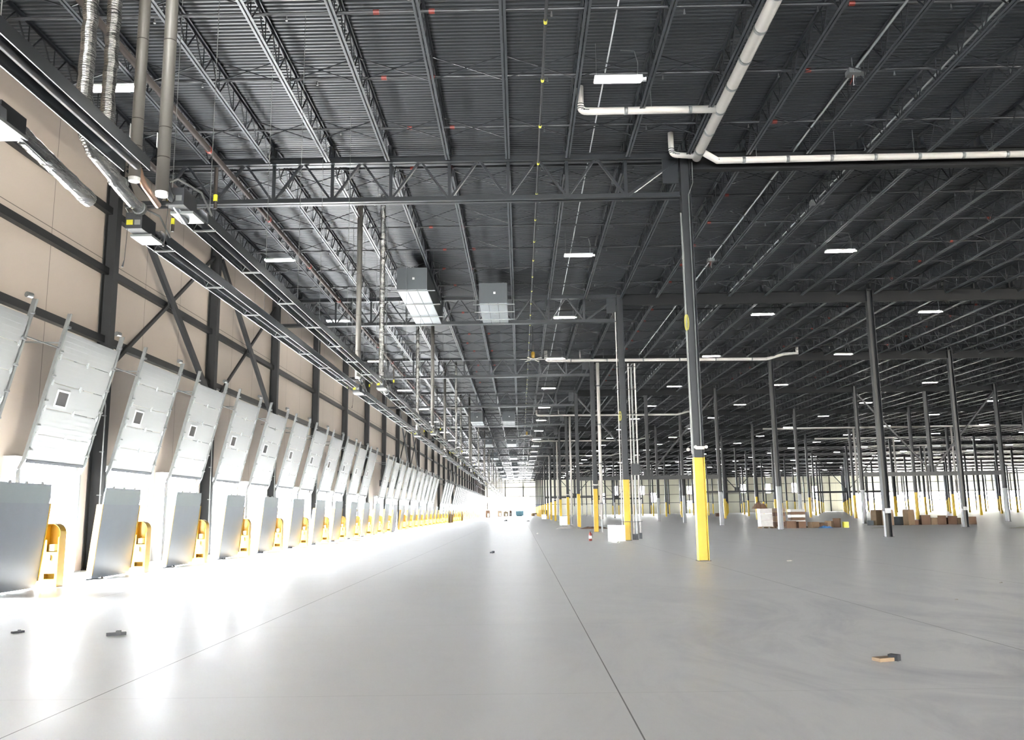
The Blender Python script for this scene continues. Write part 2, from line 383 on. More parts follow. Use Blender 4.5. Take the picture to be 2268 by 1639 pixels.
# yellow arched housings beside each leveler
def arch(x0, x1, h, r, nseg=8):
    pts = [(x0, 0), (x1, 0), (x1, h-r)]
    for i in range(1, nseg+1):
        a = math.pi/2*i/nseg; pts.append((x1-r+r*math.cos(a), h-r+r*math.sin(a)))
    pts += [(x0+.06, h), (x0, h-.05)]; return pts
hb = MB().prism(arch(0, .36, 1.42, .22), 0, .03, 'y').mesh('back_plate', 'orange')
rim = MB()
pts = arch(0, .36, 1.42, .22)
for i in range(len(pts)):
    a, b = pts[i], pts[(i+1) % len(pts)]; rim.add([(a[0],-.24,a[1]),(b[0],-.24,b[1]),(b[0],.0,b[1]),(a[0],.0,a[1]),(a[0]*.97+.005,-.24,a[1]*.985+.01),(b[0]*.97+.005,-.24,b[1]*.985+.01),(b[0]*.97+.005,0,b[1]*.985+.01),(a[0]*.97+.005,0,a[1]*.985+.01)],
        [(0,1,2,3),(7,6,5,4),(0,4,5,1),(2,6,7,3)])
rim = rim.mesh('arched_hood', 'orange')
fp = MB(); fp.box(.0,.36,-.26,-.24,0,.18); fp.box(.0,.36,-.26,-.24,.30,.78); fp.box(.0,.06,-.26,-.24,.18,.30); fp.box(.3,.36,-.26,-.24,.18,.30); fp.box(0,.08,-.26,-.24,.78,1.05); fp.box(.33,.36,-.26,-.24,.78,1.12)
fp = fp.mesh('front_plate', 'orange')
bxm = MB(); bxm.box(.1,.22,-.2,-.02,.8,.95); bxm = bxm.mesh('switch_box', 'whitep')
hndl = MB().box(.15,.19,-.28,-.26,.6,.72).mesh('latch', 'dark')
for n in range(-1, 30):
    if n == 11: continue
    t = thing('leveler_housing', f'yellow arched housing standing beside the {nth(n+2)} dock leveler', 'housing', (-10.86, 22.88+DK*n+SW+.52, 0), 'yellow leveler housings')
    link('back_plate', hb, t); link('arched_hood', rim, t); link('front_plate', fp, t)
    if n < 12: link('switch_box', bxm, t); link('latch', hndl, t)
# outside seal pads, control boxes, dock lights, conduits beside the columns
pad = MB().prism([(0,0),(.32,0),(.32,2.7),(.1,2.95),(0,2.9)], 0, .3, 'y').mesh('seal_pad', 'pad')
for n in range(-1, 26):
    if n in NOD: continue
    o = link('dock_seal', pad, None, (XW-.55, dy(n)+.80, -.3)); tag(o, f'grey dock seal pad outside the {nth(n+2)} dock opening', 'dock seal', 'dock seals outside the openings')
cbm = MB().box(0,.16,-.22,.22,0,.55).mesh('enclosure', 'dark'); cb2 = MB().box(.16,.19,-.18,-.02,.12,.4).mesh('cover', 'galv'); cb3 = MB().tube([(.06,.1,.55),(.06,.1,1.6)], .018, 6).mesh('conduit', 'galv')
lm1 = MB().tube([(0,0,0),(.05,0,-.25),(.2,-.05,-.38),(.32,-.1,-.3)], .014, 6).mesh('arm', 'galv'); lm2 = MB().tube([(.30,-.10,-.42),(.33,-.10,-.36),(.34,-.10,-.24)], [.12,.09,.05], 12).mesh('lamp_head', 'fixture')
for n in range(-1, 20):
    if n in NOD: continue
    yy = dy(n)+DK/2
    t = thing('dock_control_box', f'dark control box on the dock wall after the {nth(n+2)} dock door', 'control box', (XW+.02, yy-.35, 4.05), 'dock control boxes'); link('enclosure', cbm, t); link('cover', cb2, t); link('conduit', cb3, t)
    if n < 12:
        t = thing('dock_light', f'small silver dock lamp on a bent arm after the {nth(n+2)} dock door', 'lamp', (XW+.1, yy-.62, 4.0), 'dock lamps'); link('arm', lm1, t); link('lamp_head', lm2, t)
cd = MB(); cd.tube([(0,0,0),(0,0,4.9),(-.05,.0,5.1)], .022, 8); [cd.cbox(-.03,0,z,.1,.1,.03) for z in (.9,2.2,3.5,4.6)]
cd = cd.mesh('wall_conduit', 'galv')
for i in range(0, 9):
    o = link('wall_conduit', cd, None, (-12.62, 25.93+9.144*i-.24, 0)); tag(o, f'thin galvanised conduit running down the {nth(i+2)} dock wall column', 'conduit', 'conduits on the dock wall columns')

# ================================================================ MAIN COLUMNS
GH = 3.1
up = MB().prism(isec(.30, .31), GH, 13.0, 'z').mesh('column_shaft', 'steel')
lo = {c: MB().prism(isec(.306, .316, .024, .018), 0, GH, 'z').mesh('painted_guard', m) for c, m in (('y','yellow'), ('w','whitep'), ('g','steel'))}
bpm = MB().box(-.2,.2,-.2,.2,0,.02).mesh('base_plate', 'steel')
cap = MB().box(-.17,.17,-.17,.17,12.98,13.02).mesh('cap_plate', 'steel')
rowname = lambda j: 'in the row along the aisle' if j == 0 else f'in the {nth(j+1)} row from the aisle'
for b in range(0, 16):
    for j in range(0, 15):
        X = X1+j*L; Y = gy(b)
        if X/Y > .68: continue
        c = 'y' if j == 0 else 'w' if j == 1 else 'y'
        if (b, j) in ((3,2), (4,2), (3,3)): c = 'w'
        if (b, j) in ((1,1), (2,2)): c = 'g'
        cn = {'y': 'yellow base', 'w': 'pale grey base', 'g': 'dark base'}[c]
        t = thing('steel_column', f'dark I-section column with {cn}, {nth(b+1)} {rowname(j)}', 'column', (X, Y, 0), 'roof columns')
        link('shaft', up, t); link('painted_base', lo[c], t)
        if b < 6: link('base_plate', bpm, t); link('cap_plate', cap, t)
        if c == 'g': MB().box(-.165,-.157,-.1,.12,.02,1.3).obj('white_patch', 'whitep', t); MB().box(-.15,.15,-.16,-.15,1.2,1.45).obj('white_tape', 'whitep', t)
# emergency lights, cable coils and conduits on the aisle columns
eb = MB().cbox(0,0,0,.26,.1,.1).mesh('housing', 'pvc'); eh = MB().tube([(0,-.05,0),(0,-.13,0)], [.04,.055], 12)
ehm = eh.mesh('lamp_head', 'pvc')
for b in (0, 2, 4, 6):
    t = thing('emergency_light', f'cream twin-head emergency light above the yellow base of the {nth(b+1)} aisle column', 'emergency light', (X1+.02, gy(b)-.21, 3.38), 'emergency lights on columns')
    link('housing', eb, t)
    for s in (-1, 1): link('lamp_head', ehm, t, (s*.16, 0, .02))
    if b == 0: link('lamp_head', ehm, t, (-.38, .05, -.05))
def coil(x, y, z, h, lab, m='rope'):
    d = MB()
    for k in range(5):
        pts = [(x+.045*math.sin(a)*(1+.15*k/4)+.01*k, y-.01*k, z+h/2*math.cos(a)) for a in [i*math.pi/9 for i in range(18)]]
        d.tube(pts+[pts[0]], .006, 5, False)
    tag(d.obj('cable_coil', m), lab, 'cable', 'yellow cable coils')
coil(X1-.22, gy(0)-.18, 7.3, .5, 'yellow cable coiled on the nearest aisle column high above its base')
coil(X1-.22, gy(1)-.18, 6.4, .5, 'yellow cable coiled on the second aisle column')
d = MB().tube([(X1+.06,gy(0)-.17,3.45),(X1+.06,gy(0)-.17,11.5),(X1+.22,gy(0)-.17,11.9),(X1+.22,gy(0)-.17,12.6)], .015, 6)
tag(d.obj('column_conduit', 'galv'), 'thin conduit down the front of the nearest aisle column to its emergency light', 'conduit')
d = MB().tube([(X1-.2,gy(0)-.12,3.2),(X1-.2,gy(0)-.12,10.9)], .03, 8)
tag(d.obj('column_conduit', 'galv'), 'grey conduit on the left side of the nearest aisle column', 'conduit')
for i, (dx, yy, r, z0, z1, m, lab) in enumerate([(.32,-.05,.035,.3,9.2,'pvc','pale pipe close beside the second aisle column'),(.47,-.05,.05,.3,9.0,'galv','middle galvanised pipe to the right of the second aisle column'),(.66,-.05,.04,.35,9.2,'pvc','outermost cream pipe to the right of the second aisle column'),(-.26,-.05,.03,.0,12.,'pvc','cream pipe on the left edge of the second aisle column')]):
    d = MB().tube([(X1+dx,gy(1)+yy,z0),(X1+dx,gy(1)+yy,z1)], r, 8); o = d.obj('riser_pipe', m); tag(o, lab, 'pipe', 'riser pipes at the second aisle column')
    MB().cbox(X1+dx,gy(1)+yy,z0-.12,.14,.14,.3).obj('pipe_foot', 'dark', o)
d = MB(); [d.bar((X1-.35,gy(1)-.2,z),(X1+.75,gy(1)-.2,z), .03, .03) for z in (.95,3.9,5.2,6.5,7.8,9.0)]; d.cbox(X1+.5,gy(1)-.15,3.6,.42,.16,.55)
tag(d.obj('pipe_bracket_set', 'steel'), 'dark strut brackets and box tying the pipes to the second aisle column', 'bracket')
# wall-like X portal braces on the fourth line
for b, j, lab in ((3,0,'nearest, between yellow and pale based columns'), (3,2,'right-hand one in front of the bright openings'), (9,0,'far one along the aisle'), (7,2,'distant one near the middle'), (8,4,'distant one at the right'), (11,1,'most distant one')):
    t = thing('portal_brace', f'dark V-shaped portal brace with horizontal strut, {lab}', 'brace', (X1+(j+.5)*L, gy(b), 0), 'portal braces between columns')
    h = L/2-.15
    MB().box(-h, h, -.12, .12, 4.35, 4.72).obj('horizontal_strut', 'steel', t)
    MB().bar((-.25,0,5.0),(-h,0,12.2), .14, .14).obj('diagonal', 'steel', t); MB().bar((.25,0,5.0),(h,0,12.2), .14, .14).obj('diagonal', 'steel', t)
    MB().prism(isec(.3,.31), 4.7, 12.4, 'z').obj('hanger_post', 'steel', t); MB().cbox(0,0,5.0,.9,.06,.65).obj('gusset_plate', 'steel', t)
# ================================================================ GIRDERS OVER THE AISLE
XL = -12.67
def girder_parts():
    r = {}
    d = MB(); d.box(XL+.02, X1-.19, -.16, -.02, 12.78, 12.80); d.box(XL+.02, X1-.19, -.04, -.02, 12.78, 12.99); d.box(XL+.02, X1-.19, .02, .16, 12.78, 12.80); d.box(XL+.02, X1-.19, .02, .04, 12.78, 12.99); d.box(XL+.02, X1-.19, -.16, .16, 12.97, 12.99)
    r['top_chord'] = d.mesh('top_chord', 'joist')
    d = MB(); d.box(XL+.02, X1-.19, -.17, -.02, 11.45, 11.48); d.box(XL+.02, X1-.19, -.05, -.02, 11.45, 11.64); d.box(XL+.02, X1-.19, .02, .17, 11.45, 11.48); d.box(XL+.02, X1-.19, .02, .05, 11.45, 11.64)
    r['bottom_chord'] = d.mesh('bottom_chord', 'joist'); w = []
    for k in range(1, 10):
        x = X1-k*J
        if x > XL: w.append(MB().bar((x,0,11.5),(x,0,12.9), .10, .06).mesh('web_vertical', 'joist'))
    for k in range(1, 9):
        x = X1-k*J; m = x-J/2
        w.append(MB().bar((x,0,11.52),(m,0,12.88), .11, .07).mesh('web_diagonal', 'joist')); w.append(MB().bar((m,0,12.88),(x-J,0,11.52), .11, .07).mesh('web_diagonal', 'joist'))
    x = X1-J; w.append(MB().bar((x,0,11.52),(X1-.3,0,12.7), .14, .09).mesh('web_diagonal', 'joist')); x = X1-9*J; w.append(MB().bar((x,0,11.52),(XL,0,12.7), .12, .08).mesh('web_diagonal', 'joist'))
    r['gusset'] = MB().cbox(X1-.46,0,12.45,.5,.05,1.0).mesh('gusset_plate', 'joist'); return r, w
gp, gw = girder_parts()
for b in range(0, 16):
    t = thing('truss_girder', f'dark truss girder spanning the aisle, {nth(b+1)} from the camera', 'girder', (0, gy(b), 0), 'truss girders over the aisle')
    link('top_chord', gp['top_chord'], t); link('bottom_chord', gp['bottom_chord'], t); link('gusset_plate', gp['gusset'], t)
    for w in gw: link(w.name.split('.')[0], w, t)
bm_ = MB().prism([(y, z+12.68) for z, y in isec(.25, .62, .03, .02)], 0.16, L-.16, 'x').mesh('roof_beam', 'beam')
for b in range(0, 16):
    for j in range(0, 14):
        X = X1+j*L
        if X/gy(b) > .66: continue
        o = link('roof_beam', bm_, None, (X, gy(b), 0)); tag(o, f'solid roof beam on grid line {nth(b+1)}, {nth(j+1)} span right of the aisle', 'beam', 'roof beams between columns')
# ================================================================ ROOF JOISTS
JL = S-.04
def joist_meshes():
    d = MB(); d.box(-.07,-.01,0.1,JL-.1,13.35,13.37); d.box(-.015,-.005,0.1,JL-.1,13.28,13.37); d.box(.01,.07,0.1,JL-.1,13.35,13.37); d.box(.005,.015,0.1,JL-.1,13.28,13.37)
    d.box(-.05,.05,.05,.3,13.0,13.3); d.box(-.05,.05,JL-.3,JL-.05,13.0,13.3)
    tc = d.mesh('top_chord', 'joist')
    d = MB()
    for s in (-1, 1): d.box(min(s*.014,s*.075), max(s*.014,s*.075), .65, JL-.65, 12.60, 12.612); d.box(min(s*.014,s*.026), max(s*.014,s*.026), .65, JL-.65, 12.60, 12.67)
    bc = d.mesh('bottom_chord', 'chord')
    d = MB(); n = 15; st = (JL-1.3)/n
    for k in range(n):
        y0 = .65+k*st; m = y0+st/2
        d.bar((0,y0,12.62),(0,m,13.32), .028, .028); d.bar((0,m,13.32),(0,y0+st,12.62), .028, .028)
        if k: d.bar((0,y0,12.62),(0,y0+.0,13.32), .022, .022)
    d.bar((0,.2,13.25),(0,.66,12.62), .035,.035); d.bar((0,JL-.2,13.25),(0,JL-.66,12.62), .035,.035)
    return tc, bc, d.mesh('web', 'joist')
jt, jb, jw = joist_meshes()
cells = []
for b in range(0, 17):
    Y0 = gy(b-1)
    for n in range(-9, 98):
        X = X1+n*J
        if abs(X)/(Y0+S) > .70 or (n > 0 and X/(Y0+S) > .66): continue
        if n % 7 == 0 and n > 0: pass
        cells.append((math.hypot(X, Y0+S*.6), b, n))
cells.sort(); near = cells[:300]; rest = cells[300:]
for _, b, n in near:
    X = X1+n*J; Y0 = gy(b-1)+.02
    if n <= 0: wh = f'{nth(10+n)} from the dock wall'
    else: wh = f'{nth(n)} right of the aisle columns'
    bay = 'in the nearest roof bay' if b == 0 else f'behind girder line {nth(b)}'
    t = thing('roof_joist', f'dark joist, {wh}, {bay}', 'joist', (X, Y0, 0), 'roof joists')
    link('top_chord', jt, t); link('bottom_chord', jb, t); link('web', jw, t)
d = MB(); botf = []
for _, b, n in rest:
    X = X1+n*J; Y0 = gy(b-1); o = len(d.v)
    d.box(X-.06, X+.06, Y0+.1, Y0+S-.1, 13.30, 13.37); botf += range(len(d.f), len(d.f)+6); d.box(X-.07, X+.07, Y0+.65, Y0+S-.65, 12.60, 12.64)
    if Y0 < 150:
        k = 12; st = (S-1.3)/k
        for q in range(k):
            y0 = Y0+.65+q*st
            for a, c in (((X,y0,12.62),(X,y0+st/2,13.32)), ((X,y0+st/2,13.32),(X,y0+st,12.62))):
                a, c = V(a), V(c); w_ = .022
                d.add([(a.x-w_,a.y,a.z),(a.x+w_,a.y,a.z),(a.x,a.y+w_*1.6,a.z),(c.x-w_,c.y,c.z),(c.x+w_,c.y,c.z),(c.x,c.y+w_*1.6,c.z)], [(0,1,4,3),(1,2,5,4),(2,0,3,5)])
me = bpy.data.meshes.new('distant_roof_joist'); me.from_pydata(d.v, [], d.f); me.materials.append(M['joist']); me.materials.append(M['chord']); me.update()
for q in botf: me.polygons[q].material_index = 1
tag(link('roof_joist_field', me), 'dense field of distant dark roof joists beyond the individual near ones', 'joist', 'roof joists', 'stuff')
# cross bridging rows, one object per row of crosses
k = 0
for b in range(0, 6):
    for off in (1.9, 5.5, 9.1, 12.6, 16.1):
        Y = gy(b-1)+off; k += 1; d = MB(); n1 = 34 if b < 3 else 26
        for n in range(-9, n1):
            xa, xb = X1+n*J, X1+(n+1)*J
            if xb/(Y+1) > .68: break
            d.bar((xa,Y,12.63),(xb,Y,13.32), .025, .025); d.bar((xa,Y+.05,13.32),(xb,Y+.05,12.63), .025, .025)
        tag(d.obj('cross_bridging', 'joist'), f'row of thin crossed rods between the roof joists, {nth(k)} row from the camera', 'bridging', 'bridging rows between the joists')
# sprinkler branch lines across the building, red couplings as parts
rc = MB().tube([(-.07,0,0),(.07,0,0)], .06, 8).mesh('red_coupling', 'red'); sh_ = MB().tube([(0,0,-.16),(0,0,-.04)], [.03,.012], 6).mesh('sprinkler_head', 'galv')
k = 0
for i in range(0, 62):
    Y = 18.25+3.048*i
    if Y > 205: break
    if min(abs(Y-gy(b)) for b in range(12)) < .3: Y += .5
    k += 1; x1 = min(.68*Y+8, XR-1); d = MB().tube([(-12.2,Y,13.12),(x1,Y,13.12)], .042, 8)
    o = d.obj('sprinkler_branch_pipe', 'black'); tag(o, f'thin black sprinkler pipe running across under the deck, {nth(k)} from the camera', 'pipe', 'sprinkler branch pipes')
    if i < 20:
        for x in (-3.2-.3*(i % 2), -1.9-.3*(i % 2), 7.9, 19.3, 26.8):
            if x < x1: link('red_coupling', rc, o, (x, Y, 13.12))
        for q in range(-3, 12):
            if q*3.1+1 < x1: link('sprinkler_head', sh_, o, (q*3.1+.9, Y, 13.1))
# long mains along the building
def longpipe(name, x, z, r, y0, y1, m, lab, cat='pipe', cpl=None, n=12):
    o = MB().tube([(x,y0,z),(x,y1,z)], r, n).obj(name, m, smooth=True); tag(o, lab, cat)
    if cpl:
        mm, st, ph, rr = cpl; cm_ = MB().tube([(0,-.06,0),(0,.06,0)], rr, n).mesh('coupling', mm); y = y0+ph; c = 0
        while y < min(y1, 110): link('coupling', cm_, o, (x, y, z)); y += st
    return o
longpipe('sprinkler_main', -9.1, 12.28, .085, 8, 300, 'brownpipe', 'long brown sprinkler main under the joists left of the heaters', cpl=('red', 6.1, 3.6, .105))
longpipe('sprinkler_main', -11.2, 12.2, .085, 8, 300, 'brownpipe', 'long brown sprinkler main closest to the dock wall roof edge', cpl=('red', 9.1, 3.4, .12))
longpipe('gas_pipe', .72, 12.28, .035, 8, 300, 'black', 'long thin black gas pipe with yellow bands over the aisle', cpl=('label', 2.6, 1.6, .042))
longpipe('electrical_conduit', 2.45, 13.15, .02, 8, 200, 'whitep', 'thin pale conduit running along above the aisle light fixtures')
for x, lab in ((9.05,'first'), (11.35,'second')):
    longpipe('electrical_conduit', x, 12.98, .03, 8, 200, 'galv', f'bright conduit running along the roof right of the aisle, {lab} from the aisle columns')
for i, (x, y) in enumerate(((9.05,21.2), (9.05,38.4), (11.35,31.))):
    t = thing('junction_box', ['open grey junction box with hanging coloured wires, top right', 'open junction box with loose wires, farther one behind the nearest column', 'small grey junction box on the second bright conduit'][i], 'junction box', (x, y, 12.98))
    MB().bar((0,0,.07),(0,0,.43),.02,.02).obj('bracket', 'galv', t)
    MB().cbox(0,0,0,.3,.3,.14).obj('box', 'galv', t); MB().cbox(.26,0,-.03,.22,.28,.015).obj('lid', 'galv', t)
    if i < 2:
        for q, m in enumerate(('red','pvc','black')): MB().tube([(.02*q,0,-.06),(.05*q-.04,.02,-.22),(.09*q-.08,.04,-.3-.04*q),(.13*q-.1,.0,-.34)], .009, 5).obj('loose_wire', m, t)
# ================================================================ TUBE HEATERS
d = MB(); d.bar((-.18,0,.0),(.18,0,.0), .015, .03); d.bar((-.18,0,0),(-.06,0,.22), .012,.012); d.bar((.18,0,0),(.06,0,.22), .012,.012); HBR = d.mesh('reflector_brace', 'galv')
HWR = MB().tube([(0,0,.2),(0,0,7.4)], .006, 4).mesh('hanger_wire', 'galv')
def heater(x, y0, y1, lab, first):
    t = thing('tube_heater', lab, 'heater', (x, y0, 6.0), 'radiant tube heaters'); Ln = y1-y0
    pr_ = [(-.18,0),(-.165,.18),(-.08,.26),(.08,.26),(.165,.18),(.18,0),(.168,0),(.15,.17),(.07,.245),(-.07,.245),(-.15,.17),(-.168,0)]
    MB().prism(pr_, .5, Ln, 'y').obj('reflector', 'alu', t)
    MB().tube([(0,0.1,.07),(0,Ln,.07)], .05, 10).obj('burner_tube', 'black', t, smooth=True)
    for q in range(int(Ln/2.4)): link('reflector_brace', HBR, t, (0, .8+q*2.4, 0))
    for q in (1, 6.5, 12, 17):
        if q < Ln: link('hanger_wire', HWR, t, (0, q, 0))
    if first:
        bb = MB().cbox(0,-.12,.13,.26,.5,.26).obj('burner_box', 'dark', t)
        MB().cbox(-.06,-.375,.1,.1,.01,.08).obj('yellow_label', 'label', bb); MB().cbox(.06,-.375,.1,.09,.01,.08).obj('silver_label', 'galv', bb)
        MB().box(-.17,.17,-.1,.35,-.04,.0).obj('mounting_plate', 'galv', t)
        MB().tube([(-.12,-.2,.24),(-.14,-.35,.34),(0,-.3,.42),(.2,.1,.36),(.26,.4,.1)], .018, 6).obj('gas_hose', 'galv', t)
        MB().tube([(.42,.1,.1),(.42,.1,.75)], .025, 6).obj('gas_drop', 'brownpipe', t); MB().tube([(.42,.1,.22),(.42,.1,.32)], .032, 6).obj('yellow_band', 'label', t)
        MB().tube([(-.1,-.35,0),(-.12,-.35,-.5),(-.14,-.36,-.62)], [.006,.006,.016], 5).obj('pull_cord', 'black', t)
for b in range(0, 16):
    ya = 13.1+S*b
    heater(-6.0, ya, ya+S-1.0, f'long silver tube heater nearer the dock doors, {nth(b+2)} in its row', b < 6)
    heater(-4.95, ya-1.0, ya+S-2.0, f'long silver tube heater on the aisle side, {nth(b+2)} in its row', b < 6)
heater(-6.0, 1.0, 9.1, 'silver tube heater nearer the dock doors at the upper left edge', False)
t = thing('burner_unit', 'black heater burner with white plate and foil hose at the left edge', 'burner', (-6.0, 9.3, 6.1))
MB().cbox(0,0,.05,.26,.5,.26).obj('burner_box', 'dark', t); MB().box(-.2,.2,-.5,.2,-.12,-.08).obj('mounting_plate', 'galv', t)
MB().tube([(0,.25,.05),(0,.4,.06)]+[(0,.45+.1*q,.04-.012*q) for q in range(17)], [.11*random.uniform(.92,1.05) for _ in range(19)], 14).obj('foil_hose', 'foil', t)
MB().tube([(-.1,.1,.2),(-.05,.5,.1),(.1,.9,-.12),(.2,.6,-.2),(.15,.1,-.1)], .018, 6).obj('gas_hose', 'black', t)
heater(-4.95, 1.0, 10.5, 'silver tube heater on the aisle side at the upper left edge', False)
def flue(name, x, y, z0, r, m, lab, foot='down', bands=True):
    t = thing(name, lab, 'duct' if m == 'foil' else 'pipe', (x, y, z0), 'heater ducts and flues'); h = 13.41-z0
    if m == 'foil':
        pts, rr = [], []; nseg = int(h/.09)
        for i in range(nseg+1):
            pts.append((random.uniform(-.008,.008), random.uniform(-.008,.008), h-i*h/nseg)); rr.append(r*random.uniform(.92,1.06))
        pts += [(0,.10,-.16),(.0,.35,-.32),(0,.9,-.42),(0,1.2,-.44)]; rr += [r*.98,r,r*.95,r*.9]
        MB().tube(pts, rr, 14).obj('foil_hose', m, t)
        MB().tube([(0,1.15,-.44),(0,1.22,-.44)], r*1.08, 14).obj('clamp_band', 'galv', t)
    else:
        MB().tube([(0,0,0),(0,0,h)], r, 20).obj('pipe', m, t, smooth=True); MB().tube([(0,0,-.06),(0,0,.0)], [r*.96,r*1.02], 20).obj('end_cap', 'fixture', t)
        for z in (.5,.95,2.3,3.9,5.2): MB().tube([(0,0,z),(0,0,z+.012)], r*1.03, 20).obj('pipe_band', 'brownpipe', t)
        MB().tube([(0,.0,.2),(0,r+.06,.18),(0,r+.12,.1),(0,r+.25,.02),(0,r+.8,-.12)], .055, 10).obj('elbow', 'copper' if y < 13 and x < -5.5 else 'alu', t, smooth=True)
        MB().cbox(-r*.85,-r*.5,.75,.01,.08,.22).obj('paper_label', 'fixture', t)
flue('foil_duct', -5.9, 10.85, 6.9, .10, 'foil', 'crinkled foil duct hanging at the upper left, left one of the near pair')
flue('foil_duct', -5.9, 11.50, 6.75, .10, 'foil', 'crinkled foil duct hanging at the upper left, right one of the near pair')
flue('vent_pipe', -5.9, 12.45, 6.72, .088, 'greypipe', 'grey vertical vent pipe ending above the heaters, left one of the near pair')
flue('vent_pipe', -5.0, 11.40, 6.06, .088, 'greypipe', 'grey vertical vent pipe ending above the heaters, right one of the near pair')
for b in range(1, 13):
    Y = 12.5+S*b
    a, c = ('vent_pipe','greypipe'), ('foil_duct','foil')
    if b % 2 == 0: a, c = c, a
    nm = {'greypipe': 'grey vertical vent pipe', 'foil': 'crinkled vertical foil duct'}
    flue(a[0], -5.9, Y, 6.5, .10, a[1], f'{nm[a[1]]} above the dock-side heater row in roof bay {nth(b+1)}')
    flue(c[0], -5.0, Y-.2, 6.5, .10, c[1], f'{nm[c[1]]} above the aisle-side heater row in roof bay {nth(b+1)}')
# ================================================================ AIR UNITS
for i, (x0, x1, y0, y1) in enumerate([(-5.45,-4.07,37.3,44.9),(-1.86,-.49,40.1,44.9)]+[(a, a+1.38, y, y+6) for y in (94.5,127,160,192,214,236,258) for a in (-5.45,-1.86)]):
    row = 'left' if i % 2 == 0 else 'right'; t = thing('air_unit', f'large grey hanging air unit with pale underside, {row} row, {nth(i//2+1)} from the camera', 'air unit', (x0, y0, 11.5), 'hanging air units')
    w_, l_ = x1-x0, y1-y0; MB().box(0,w_,0,l_,.02,1.02).obj('casing', 'duct', t)
    u = MB(); nn = max(2, int(l_/2))
    for q in range(nn):
        for s in range(3): u.box(.02+s*w_/3, (s+1)*w_/3-.01, .02+q*l_/nn, (q+1)*l_/nn-.02, 0, .02)
    u.obj('bottom_panel', 'ductw', t); MB().cbox(w_*.55,-.012,.52,.1,.02,.1).obj('name_plate', 'fixture', t)
    d = MB(); [d.bar((-.3,y,-.03),(w_+.35,y,-.03), .04,.04) for y in (.1,l_*.35,l_*.7)]; d.obj('support_rail', 'galv', t)
    d = MB(); [d.tube([(x,y,-.03),(x,y,1.9)], .008, 4, False) for x in (-.25,w_+.3) for y in (.1,l_*.35,l_*.7)]; d.obj('hanger_rod', 'galv', t)
# ================================================================ LIGHT FIXTURES
lb = MB().box(-.61,.61,-.16,.16,.03,.09).mesh('fixture_body', 'fixture'); ll = MB().box(-.59,.59,-.14,.14,.015,.032).mesh('lens', 'lens')
ls = MB().box(.61,.72,-.05,.05,.0,.07).mesh('sensor', 'fixture'); lc = MB().tube([(.5,0,.09),(.52,0,.5),(.45,.05,.85),(.1,.1,.9)], .012, 5).mesh('power_cord', 'galv')
lw = MB().tube([(-.55,0,.09),(-.55,0,1.05)], .005, 4).mesh('hanger_cable', 'galv')
LY = [20.27, 35.4, 47.3, 60.5, 75.5, 89.8, 102.6] + [102.6+13.716*k for k in range(1, 14)]
names = {-10.27:'over the dock side', 2.66:'over the aisle', 13.9:'in first line right of aisle', 23.4:'in second line right of aisle', 36.7:'in third line right of aisle', 50.:'in fourth line right of aisle', 63.4:'in fifth line right of aisle', 76.7:'in sixth line right of aisle', 90.:'in seventh line right of aisle'}
for X in names:
    k = 0
    for Y in LY:
        if X/Y > .6 or (X in (13.9,) and Y < 30) or (X == 23.4 and Y < 45) or (X == 36.7 and Y < 70): continue
        k += 1; t = thing('light_fixture', f'white strip light fixture {names[X]}, {nth(k)} from the camera', 'light fixture', (X, Y, 12.36), 'hanging light fixtures')
        link('fixture_body', lb, t); link('lens', ll, t)
        link('hanger_cable', lw, t)
        if Y < 110: link('sensor', ls, t); link('power_cord', lc, t)
# ================================================================ RAIN WATER PIPES
def drain(pts, r, lab, bands=1.3, group='cream drain pipes'):
    t = thing('drain_pipe', lab, 'pipe', (0,0,0), group); MB().tube(pts, r, 16).obj('pipe', 'pvc', t, smooth=True)
    for a, b in zip(pts[:-1], pts[1:]):
        a, b = V(a), V(b); l = (b-a).length; n = int(l/bands)
        for q in range(n):
            c_ = a+(b-a)*((q+.6)/max(n,1)); dd = (b-a).normalized()*.05
            if c_.y < 70: MB().tube([c_-dd, c_+dd], r*1.07, 16).obj('joint_band', 'galv', t, smooth=True)
    for a, b in zip(pts[:-1], pts[1:]):
        a, b = V(a), V(b)
        if abs(a.z-b.z) < .3 and (b-a).length > 1.5 and a.y < 200:
            n = max(1, int((b-a).length/2.4))
            for q in range(n):
                c_ = a+(b-a)*((q+.5)/n); MB().tube([c_+V((0,0,r)), V((c_.x, c_.y, ZD+.01))], .012, 5).obj('hanger_rod', 'galv', t)
    for p_ in pts[1:-1]:
        if p_[1] < 70: MB().tube([V(p_)+V((0,0,-.01)), V(p_)+V((0,0,.01))], r*1.08, 16).obj('elbow_band', 'alu', t)
    return t
def el(a, c, b, r=.3, n=5):
    a, c, b = V(a), V(c), V(b); u = c+(a-c).normalized()*r; w_ = c+(b-c).normalized()*r
    return [tuple((u*(1-q)**2 + c*2*q*(1-q) + w_*q*q)) for q in [i/n for i in range(n+1)]]
drain([(5.78,8,12.6),(5.78,25.7,12.6)], .155, 'big cream drain pipe running along the roof into the nearest aisle column')
drain([(1.85,22.4,13.35)]+el((1.85,22.4,13.3),(1.85,22.4,12.6),(5.5,22.4,12.6),.2)+[(5.64,22.4,12.6)], .105, 'short cream branch pipe joining the big drain pipe, elbow up to the deck')
drain([(4.95,25.5,13.35)]+el((4.95,25.5,13.3),(4.95,25.5,12.6),(5.6,25.5,12.6),.2)+[(5.7,25.6,12.6)], .09, 'small elbowed drain pipe beside the head of the nearest aisle column')
drain([(5.9,25.35,12.62),(6.45,25.75,12.5),(19.,25.75,12.56)], .105, 'long cream drain pipe running right from the nearest aisle column along the roof beam')
